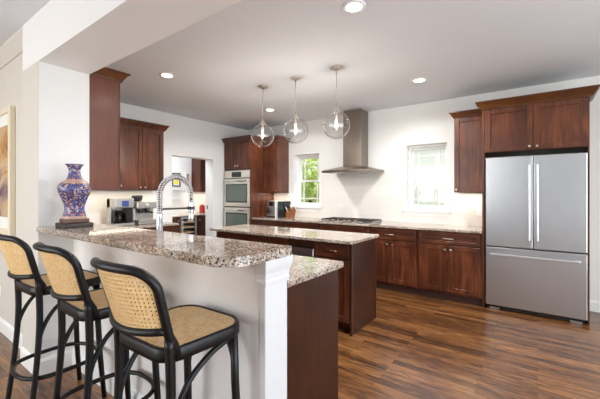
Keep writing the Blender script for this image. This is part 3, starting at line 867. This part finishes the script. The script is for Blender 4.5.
# ------------------------------------------------------------------ bar stools
def make_stool(loc, rz, label):
    t = thing('bar_stool', (0, 0, 0), label, 'bar stool', 'cane bar stools at the bar')
    ZS = .812
    def outline(ins, n=10):
        fw, bw, yf, yb = .206 - ins, .188 - ins, .205 - ins, -.185 + ins
        rf, rb = .10 - ins * .6, .085 - ins * .6
        pts = []
        for (cx, cy, a0, r) in ((bw - rb, yb + rb, -.5 * PI, rb), (fw - rf, yf - rf, 0, rf), (-(fw - rf), yf - rf, .5 * PI, rf), (-(bw - rb), yb + rb, PI, rb)):
            for k in range(n + 1):
                a = a0 + .5 * PI * k / n
                pts.append((cx + r * math.cos(a), cy + r * math.sin(a)))
        return pts
    # seat ring
    b = MB(); bm = b.bm
    o_, i_ = outline(0), outline(.017)
    rings = []
    for pts, z in ((o_, ZS - .048), (outline(-.001), ZS - .03), (o_, ZS - .005), (outline(.005), ZS + .002), (i_, ZS - .001), (i_, ZS - .048)):
        rings.append([bm.verts.new((x, y, z)) for x, y in pts])
    n = len(o_)
    for A, B in zip(rings, rings[1:] + rings[:1]):
        for k in range(n):
            f = bm.faces.new([A[k], A[(k + 1) % n], B[(k + 1) % n], B[k]]); f.smooth = True
    b.build('seat_frame', M_ebony, t)
    b = MB().prism(outline(.016), ZS - .0035, ZS - .002)
    b.build('seat', M_cane_seat, t)
    # front legs
    for s in (-1, 1):
        MB().tube([(s * .162, .158, ZS - .03), (s * .164, .163, .55), (s * .172, .175, .28), (s * .184, .196, 0)], [.017, .018, .017, .014], 12).build('leg', M_ebony, t)
    for s in (-1, 1):
        p = smooth_path([(s * .177, -.163, ZS + .04), (s * .177, -.158, .62), (s * .180, -.175, .35), (s * .190, -.215, 0)], 5)
        MB().tube(p, [.018 - .004 * k / (len(p) - 1) for k in range(len(p))], 12).build('leg', M_ebony, t)
    # back frame: one bent loop
    yb = lambda x, z: -.160 - .30 * (z - ZS) + .014 - .066 * (1 - (x / .188) ** 2)
    W_, ZT, RC = .188, 1.108, .075
    p = []
    for k in range(7):
        z = ZS - .03 + (ZT - RC - ZS + .03) * k / 6
        p.append((W_ - .012 * (1 - k / 6), z))
    for k in range(1, 9):
        a = .5 * PI * k / 8
        p.append((W_ - RC + RC * math.cos(a), ZT - RC + RC * math.sin(a)))
    for k in range(1, 5): p.append(((W_ - RC) * (1 - k / 5), ZT + .006 * math.sin(.5 * PI * k / 5)))
    full = p + [(0, ZT + .006)] + [(-x, z) for x, z in reversed(p)]
    MB().tube([(x, yb(x, z) + (0.012 if z < ZS + .02 else 0), z) for x, z in full], .0165, 12).build('back_frame', M_ebony, t)
    # lower back rail
    lr = []
    for k in range(13):
        x = -W_ + .01 + (2 * W_ - .02) * k / 12
        z = ZS + .062 + .012 * (x / W_) ** 2
        lr.append((x, yb(x, z) - .004, z))
    MB().tube(lr, .0145, 10).build('back_rail', M_ebony, t)
    # cane back panel
    b = MB(); bm = b.bm; nz, nx = 18, 18; grid = []
    for side in (0, .004):
        g = []
        for i in range(nz + 1):
            z = ZS + .066 + (ZT - ZS - .066) * i / nz
            w = W_ - .006
            if z > ZT - RC: w = W_ - RC - .006 + math.sqrt(max(0, RC ** 2 - (z - ZT + RC) ** 2))
            g.append([bm.verts.new((-w + 2 * w * k / nx, yb(-w + 2 * w * k / nx, z) + side - .002, z)) for k in range(nx + 1)])
        grid.append(g)
    for g in grid:
        for i in range(nz):
            for k in range(nx):
                f = bm.faces.new([g[i][k], g[i][k + 1], g[i + 1][k + 1], g[i + 1][k]]); f.smooth = True
    b.build('cane_back', M_cane_back, t)
    # curved braces under the seat
    for s in (-1, 1):
        p = smooth_path([(s * .178, -.165, .47), (s * .180, -.145, .57), (s * .182, -.085, .672), (s * .183, .01, .733), (s * .182, .10, ZS - .055)], 5)
        MB().tube(p, .0115, 10).build('brace', M_ebony, t)
    p = smooth_path([(-.165, .168, .50), (-.142, .172, .64), (-.09, .178, .722), (0, .182, .755), (.09, .178, .722), (.142, .172, .64), (.165, .168, .50)], 5)
    MB().tube(p, .011, 10).build('brace', M_ebony, t)
    # foot ring
    ring = [(.185 * math.cos(2 * PI * k / 40) * (1.12 + .06 * math.cos(8 * PI * k / 40 + PI)), .198 * math.sin(2 * PI * k / 40) * (1.14 + .05 * math.cos(8 * PI * k / 40 + PI)) - .008, .285) for k in range(40)]
    MB().tube(ring, .0125, 10, closed=True).build('foot_ring', M_ebony, t)
    t.location = loc; t.rotation_euler = (0, 0, rz)
    return t
st = make_stool((-1.222, .825, 0), 0.02, 'black bentwood cane bar stool closest to the camera')
copy_tree(st, (-1.86, .83, 0), -0.02, 'middle one of the three black cane bar stools')
copy_tree(st, (-2.53, .82, 0), 0.03, 'black cane bar stool farthest along the bar, below the vase')

# ------------------------------------------------------------------ vase and stand
vx, vy, vz = -2.765, 0.995, 1.116
t = thing('vase_stand', (vx, vy, vz), 'two tier carved wooden stand under the blue vase', 'stand')
MB().prism(rounded_rect(vx - .096, vx + .096, vy - .096, vy + .096, (.02,) * 4, 4), vz, vz + .032, .006, 2).build('lower_tier', simple('dark_stand_wood', srgb(44, 32, 29), .45), t)
MB().prism(rounded_rect(vx - .076, vx + .076, vy - .076, vy + .076, (.02,) * 4, 4), vz + .032, vz + .062, .006, 2).build('upper_tier', simple('carved_dark_wood', srgb(92, 58, 46), .4, noise=.2, nscale=40), t)
t = thing('vase', (vx, vy, vz + .062), 'tall blue cloisonne vase with gold floral pattern on the bar top', 'vase')
pv = smooth_path([(.076, 0, 0), (.074, 0, .015), (.063, 0, .06), (.066, 0, .10), (.083, 0, .15), (.100, 0, .19), (.105, 0, .215), (.101, 0, .24), (.085, 0, .263), (.060, 0, .283), (.046, 0, .302), (.038, 0, .33), (.036, 0, .355), (.045, 0, .38), (.060, 0, .398)], 4)
prof = [(0, 0)] + [(p[0], p[2]) for p in pv] + [(.056, .397), (.040, .375), (.032, .35), (.04, .30), (0, .28)]
MB().lathe(prof, (vx, vy, vz + .062), 36).build('vase_body', M_vase, t)

# ------------------------------------------------------------------ faucet
fx, fy, fz = -2.155, 1.30, .916
t = thing('faucet', (fx, fy, fz), 'chrome spring neck kitchen faucet standing behind the bar top', 'faucet')
MB().lathe([(.030, 0), (.030, .012), (.022, .018), (.022, .30), (.016, .32), (0, .322)], (fx, fy, fz), 18).build('post', M_chrome, t)
arc = [(0, .31), (0, .40)] + [(.13 - .13 * math.cos(PI * k / 12), .435 + .13 * math.sin(PI * k / 12)) for k in range(13)] + [(.26, .40)]
path = [(fx, fy + a, fz + h) for a, h in arc]
MB().tube(path, .007, 8).build('hose', M_gap, t)
dense = smooth_path(path, 8)
L = [0]
for a, bb in zip(dense, dense[1:]): L.append(L[-1] + (Vector(bb) - Vector(a)).length)
hel = []; turns = 46; N = turns * 9
for i in range(N + 1):
    s = L[-1] * i / N; j = 0
    while j < len(L) - 2 and L[j + 1] < s: j += 1
    f = (s - L[j]) / max(1e-9, L[j + 1] - L[j])
    A, B = Vector(dense[j]), Vector(dense[j + 1]); pnt = A.lerp(B, f); tg = (B - A).normalized()
    u = Vector((1, 0, 0)); v = tg.cross(u).normalized(); an = 2 * PI * turns * i / N
    hel.append(tuple(pnt + .0165 * (math.cos(an) * u + math.sin(an) * v)))
MB().tube(hel, .0042, 5).build('spring', M_chrome, t)
MB().lathe([(.013, .40), (.019, .38), (.021, .30), (.017, .285), (.021, .27), (.023, .235), (0, .233)], (fx, fy + .26, fz), 16).build('spray_head', M_chrome, t)
MB().tube([(fx, fy, fz + .335), (fx, fy + .262, fz + .335)], .007, 8).lathe([(.027, .322), (.027, .348), (.021, .348), (.021, .322)], (fx, fy + .26, fz), 16).build('holder_arm', M_gap, t)
MB().tube([(fx + .015, fy, fz + .10), (fx + .075, fy, fz + .115)], .007, 8).build('lever', M_chrome, t)

# ------------------------------------------------------------------ appliances on the left counter
cz = .9165
t = thing('coffee_maker', (-4.72, 2.22, cz), 'stainless drip coffee maker with glass carafe on the left counter', 'coffee maker')
x0, x1, y0, y1 = -4.84, -4.60, 2.13, 2.40
MB().box(x0, x0 + .10, y0, y1, cz + .03, cz + .375, .008, 2).build('back_column', M_aps, t)
MB().box(x0, x1, y0, y1, cz, cz + .035, .006, 2).build('base', M_aps, t)
hd = MB().box(x0 + .0, x1 - .01, y0, y1, cz + .245, cz + .38, .012, 2).build('top_housing', M_aps, t)
MB().box(x1 - .011, x1 - .005, y0 + .10, y0 + .19, cz + .265, cz + .345).build('control_panel', M_blue, hd)
MB().box(x1 - .12, x1 - .03, y1 - .10, y1 - .012, cz + .035, cz + .245, .006).build('water_tank', M_black, t)
MB().lathe([(.058, 0), (.066, .03), (.068, .09), (.05, .14), (.045, .155), (.043, .155), (.048, .14), (.065, .09), (.063, .03), (.056, .003), (0, .003)], (-4.68, 2.215, cz + .037), 20).build('carafe', M_carafe, t)
MB().tube(smooth_path([(-4.65, 2.26, cz + .18), (-4.615, 2.285, cz + .17), (-4.615, 2.285, cz + .09), (-4.65, 2.265, cz + .07)], 5), .009, 8).build('carafe_handle', M_black, t)
MB().lathe([(.048, 0), (.046, .02), (0, .024)], (-4.68, 2.215, cz + .193), 16).build('carafe_lid', M_black, t)
t = thing('espresso_machine', (-4.72, 2.62, cz), 'silver espresso machine with bean hopper beside the drip coffee maker', 'espresso machine')
x0, x1, y0, y1 = -4.92, -4.60, 2.455, 2.76
MB().box(x0, x1 - .14, y0, y1, cz + .05, cz + .32, .012, 2).build('body', M_aps, t)
MB().box(x0 + .01, x1, y0, y1, cz, cz + .065, .008, 2).build('drip_tray', M_aps, t)
hd = MB().box(x0, x1 - .05, y0, y1, cz + .225, cz + .33, .014, 2).build('front_head', M_aps, t)
MB().lathe([(.022, 0), (.022, .01), (0, .01)], (x1 - .051, (y0 + y1) / 2, cz + .28), 16, 'X').build('pressure_gauge', M_white, hd)
MB().lathe([(.04, .33), (.065, .345), (.075, .40), (.075, .415), (.06, .42), (0, .42)], (-4.80, 2.54, cz), 20).build('bean_hopper', M_gap, t)
MB().lathe([(.034, .16), (.036, .225), (0, .225)], (-4.69, 2.63, cz), 16).tube([(-4.68, 2.63, cz + .178), (-4.54, 2.63, cz + .17)], .012, 8).build('portafilter', M_black, t)
MB().lathe([(.026, .16), (.028, .225), (0, .225)], (-4.69, 2.53, cz), 14).build('grinder_spout', M_black, t)
MB().tube(smooth_path([(-4.66, 2.735, cz + .25), (-4.61, 2.74, cz + .25), (-4.59, 2.74, cz + .2), (-4.585, 2.74, cz + .11)], 5), .006, 8).build('steam_wand', M_chrome, t)

# ------------------------------------------------------------------ things on the back counter
bz = .9165
t = thing('countertop_appliance', (-4.08, 4.8, bz), 'tall silver countertop appliance with a dark display by the oven tower', 'appliance')
b = MB().box(-4.20, -3.985, 4.72, 4.95, bz + .02, bz + .31, .008, 2); b.build('housing', M_aps, t)
MB().box(-4.19, -3.99, 4.725, 4.945, bz, bz + .02).build('base', M_black, t)
MB().box(-4.12, -4.01, 4.714, 4.722, bz + .21, bz + .29).build('display', M_screen, t)
MB().lathe([(.055, 0), (.055, -.006), (0, -.006)], (-4.13, 4.72, bz + .12), 20, 'Y').build('dial_window', M_gap, t)
MB().box(-3.983, -3.965, 4.715, 4.95, bz, bz + .31, .004).build('side_trim', M_white, t)
t = thing('countertop_appliance', (-3.87, 4.85, bz), 'black glossy countertop appliance left of the knife block', 'appliance')
MB().box(-3.955, -3.80, 4.76, 4.97, bz, bz + .30, .010, 2).build('housing', M_black, t)
MB().box(-3.94, -3.815, 4.752, 4.761, bz + .13, bz + .285).build('window_panel', M_green_refl, t)  # painted greenish reflection, set on as a thin panel
MB().tube([(-3.80, 4.82, bz + .17), (-3.775, 4.82, bz + .17)], .012, 10).build('dial', M_chrome, t)
t = thing('knife_block', (-3.72, 4.84, bz), 'brown wooden knife block with black handled knives', 'knife block')
b = MB(); bm = b.bm
pr = [(4.77, 0), (4.91, 0), (4.95, .13), (4.88, .20), (4.77, .09)]
A = [bm.verts.new((-3.765, y, bz + z)) for y, z in pr]; B = [bm.verts.new((-3.665, y, bz + z)) for y, z in pr]
bm.faces.new(A); bm.faces.new(B[::-1])
for i in range(5): bm.faces.new([A[i], A[(i + 1) % 5], B[(i + 1) % 5], B[i]])
b.build('block', M_block, t)
for i in range(3):
    for j in range(2):
        y, z = 4.80 + .045 * j, bz + .12 + .045 * j
        x = -3.745 + .03 * i
        MB().tube([(x, y, z - .005), (x, y - .05, z + .075)], .008, 8).build('knife_handle', M_black if (i + j) % 3 else M_white, t)
t = thing('wall_outlet', (-.645, YB - .008, 1.10), 'white outlet plate on the backsplash beside the refrigerator', 'outlet')
MB().box(-.68, -.61, YB - .013, YB - .0082, 1.05, 1.165, .002).build('cover_plate', M_white, t)
MB().box(-.66, -.63, YB - .0145, YB - .0128, 1.065, 1.15).build('sockets', M_trim, t)
t = thing('wall_outlet', (-4.2, .92, .37), 'white outlet plate low on the hall wall behind the stools', 'outlet')
MB().box(-4.42, -4.35, .914, .9198, .33, .445, .002).build('cover_plate', M_white, t)
MB().box(-4.40, -4.37, .912, .9142, .345, .43).build('sockets', M_trim, t)

# ------------------------------------------------------------------ framed painting in the hall
t = thing('framed_painting', (-4.4, .90, .98), 'large abstract painting in pale frame on the hall wall', 'painting')
x0, x1, z0, z1 = -4.86, -3.87, .98, 2.16
f = MB()
for a in ((x0, x0 + .05, z0, z1), (x1 - .05, x1, z0, z1), (x0 + .05, x1 - .05, z0, z0 + .05), (x0 + .05, x1 - .05, z1 - .05, z1)):
    f.box(a[0], a[1], .875, .919, a[2], a[3], .004)
f.build('frame', simple('pale_frame', srgb(226, 214, 190), .45), t)
MB().box(x0 + .05, x1 - .05, .895, .905, z0 + .05, z1 - .05).build('mat_board', M_white, t)
MB().box(x0 + .10, x1 - .10, .890, .8955, z0 + .16, z1 - .16).build('canvas', M_art, t)

# ------------------------------------------------------------------ pantry beyond the doorway
t = thing('pantry_base_cabinet', (-6.27, 3.8, 0), 'dark base cabinet left of the wine cooler in the pantry', 'cabinet')
MB().box(-6.575, -5.97, 3.45, 4.055, .09, .884, .001).box(-6.575, -6.04, 3.45, 4.055, 0, .09).build('body', M_wood, t)
T = face_map('+x', -5.97); d = shaker(T, 3.455, 4.05, .11, .87, 'door', t); knob(T, 4.0, .80, d)
t = thing('pantry_base_cabinet', (-6.27, 5.1, 0), 'dark base cabinet right of the wine cooler in the pantry', 'cabinet')
MB().box(-6.575, -5.97, 4.46, 5.90, .09, .884, .001).box(-6.575, -6.04, 4.46, 5.90, 0, .09).build('body', M_wood, t)
T = face_map('+x', -5.97)
for a, bb in ((4.465, 5.17), (5.175, 5.895)): d = shaker(T, a, bb, .11, .87, 'door', t); knob(T, a + .05, .80, d)
wt = MB().box(-6.575, -5.935, 3.44, 5.90, .886, .916, .004, 2).build('worktop', simple('pale_stone', srgb(216, 206, 190), .15, noise=.1, nscale=40))
tag(wt, 'pale stone worktop in the pantry above the wine cooler', 'countertop')
t = thing('wine_cooler', (-6.2, 4.26, 0), 'steel framed wine cooler with wooden racks seen through the doorway', 'wine cooler')
MB().box(-6.55, -6.535, 4.062, 4.453, .0, .87).box(-6.535, -5.99, 4.062, 4.075, 0, .87).box(-6.535, -5.99, 4.44, 4.453, 0, .87).box(-6.535, -5.99, 4.075, 4.44, .0, .10).box(-6.535, -5.99, 4.075, 4.44, .85, .87).build('housing', M_black, t)
f = MB().box(-5.99, -5.95, 4.062, 4.102, .10, .87, .003).box(-5.99, -5.95, 4.413, 4.453, .10, .87, .003).box(-5.99, -5.95, 4.102, 4.413, .10, .14, .003).box(-5.99, -5.95, 4.102, 4.413, .83, .87, .003)
d = f.build('door', M_steel, t)
MB().box(-5.975, -5.967, 4.10, 4.415, .135, .835).build('glass', M_pane, d)
MB().tube([(-5.92, 4.085, .20), (-5.92, 4.085, .80)], .008, 8).tube([(-5.95, 4.085, .25), (-5.92, 4.085, .25)], .006, 8).tube([(-5.95, 4.085, .75), (-5.92, 4.085, .75)], .006, 8).build('handle', M_chrome, d)
for i in range(6):
    MB().box(-6.45, -6.0, 4.08, 4.435, .19 + .11 * i, .225 + .11 * i).build('rack', M_rack, t)
t = thing('pantry_wall_cabinet', (-6.42, 5.1, 1.40), 'dark wall cabinet seen through the pantry doorway', 'cabinet')
MB().box(-6.575, -6.27, 4.77, 5.90, 1.40, 2.20, .001).build('body', M_wood, t)
T = face_map('+x', -6.27)
for a, bb in ((4.773, 5.33), (5.335, 5.897)): d = shaker(T, a, bb, 1.403, 2.197, 'door', t); knob(T, a + .50, 1.44, d)
area('under_cabinet_lamp', (0, 0, -.006), (0, 0, 0), .06, 1.0, 2.5, (1, .82, .62), t)
t = thing('canister', (-6.2, 4.78, .9165), 'red canister with lid on the pantry worktop', 'canister')
MB().lathe([(.055, 0), (.06, .02), (.06, .15), (.055, .165), (0, .165)], (-6.2, 4.78, .9165), 20).build('jar', M_red, t)
MB().lathe([(.05, .165), (.05, .18), (.012, .19), (.014, .205), (0, .21)], (-6.2, 4.78, .9165), 20).build('lid', M_red, t)
def framed(y0, y1, z0, z1, label, art, fm, mt):
    t = thing('framed_picture', (-6.57, (y0 + y1) / 2, z0), label, 'picture')
    f = MB(); w = .022
    for a in ((y0, y0 + w, z0, z1), (y1 - w, y1, z0, z1), (y0 + w, y1 - w, z0, z0 + w), (y0 + w, y1 - w, z1 - w, z1)):
        f.box(-6.579, -6.555, a[0], a[1], a[2], a[3])
    f.build('frame', fm, t)
    MB().box(-6.579, -6.568, y0 + w, y1 - w, z0 + w, z1 - w).build('mat_board', M_white, t)
    MB().box(-6.568, -6.565, y0 + mt, y1 - mt, z0 + mt, z1 - mt).build('print', art, t)
framed(4.26, 4.46, 1.52, 1.82, 'black framed print with a yellow block in the pantry', M_art2, M_black, .05)
framed(4.60, 4.72, 1.60, 1.84, 'small reddish print beside the pantry wall cabinet', M_art3, M_trim, .022)
for z, l in ((1.44, 'upper small white wall ledge below the yellow print'), (1.24, 'lower small white wall ledge above the pantry counter')):
    s = MB().box(-6.579, -6.46, 4.20, 4.46, z, z + .025, .002).build('wall_shelf', M_trim); tag(s, l, 'shelf', 'pantry wall ledges')
area('pantry_ceiling_lamp', (-5.9, 3.7, ZC - .02), (0, 0, 0), .6, .6, 20, (.93, .96, 1))  # unseen lamp, added to brighten the pantry wall

# ------------------------------------------------------------------ outside the kitchen windows
g = MB().box(-16, 6, YB + .3, 22, -.5, -.4).build('lawn', M_lawn); g['kind'] = 'structure'
def shrub(x, y, z0, rx, rz_, n, label, mat):
    t = thing('shrub', (x, y, -.4), label, 'shrub', 'shrubs outside the left window')
    MB().tube([(x, y, -.4), (x + .05, y, z0 - rz_ * .4), (x, y, z0)], [.08, .06, .03], 8).build('stem', M_bark, t)
    b = MB(); bm = b.bm
    for i in range(n):
        d = Vector((random.gauss(0, 1), random.gauss(0, 1), random.gauss(0, 1))).normalized() * (random.random() ** .4)
        c = Vector((x + d.x * rx, y + d.y * rx, z0 + d.z * rz_))
        a = Vector((random.gauss(0, 1), random.gauss(0, 1), random.gauss(0, 1))).normalized()
        e = a.orthogonal().normalized(); s = random.uniform(.07, .14)
        vs = [bm.verts.new(c + a * s), bm.verts.new(c + e * s * .5), bm.verts.new(c - a * s), bm.verts.new(c - e * s * .5)]
        bm.faces.new(vs)
    b.build('foliage', mat, t)
shrub(-6.3, 9.3, 1.5, 1.1, 1.3, 1500, 'bright green bush seen in the lower pane of the left window', M_leaf)
shrub(-8.4, 13, 3.0, 1.6, 1.7, 1300, 'taller pale green tree behind the bush outside the left window', M_leaf2)
t = thing('neighbor_house', (-3, 10.5, -.4), 'pale sided neighbouring house outside the right window', 'house')
MB().box(-4.6, -.6, 9.0, 13, -.4, 2.75).build('siding', M_grey_slab, t)
b = MB(); bm = b.bm
A = [bm.verts.new(p) for p in ((-4.9, 8.6, 2.75), (-.3, 8.6, 2.75), (-.3, 11, 3.9), (-4.9, 11, 3.9), (-4.9, 13.4, 2.75), (-.3, 13.4, 2.75))]
for f in ((0, 1, 2, 3), (3, 2, 5, 4), (0, 4, 5, 1), (0, 3, 4), (1, 5, 2)): bm.faces.new([A[i] for i in f])
b.build('roof', M_roof, t)
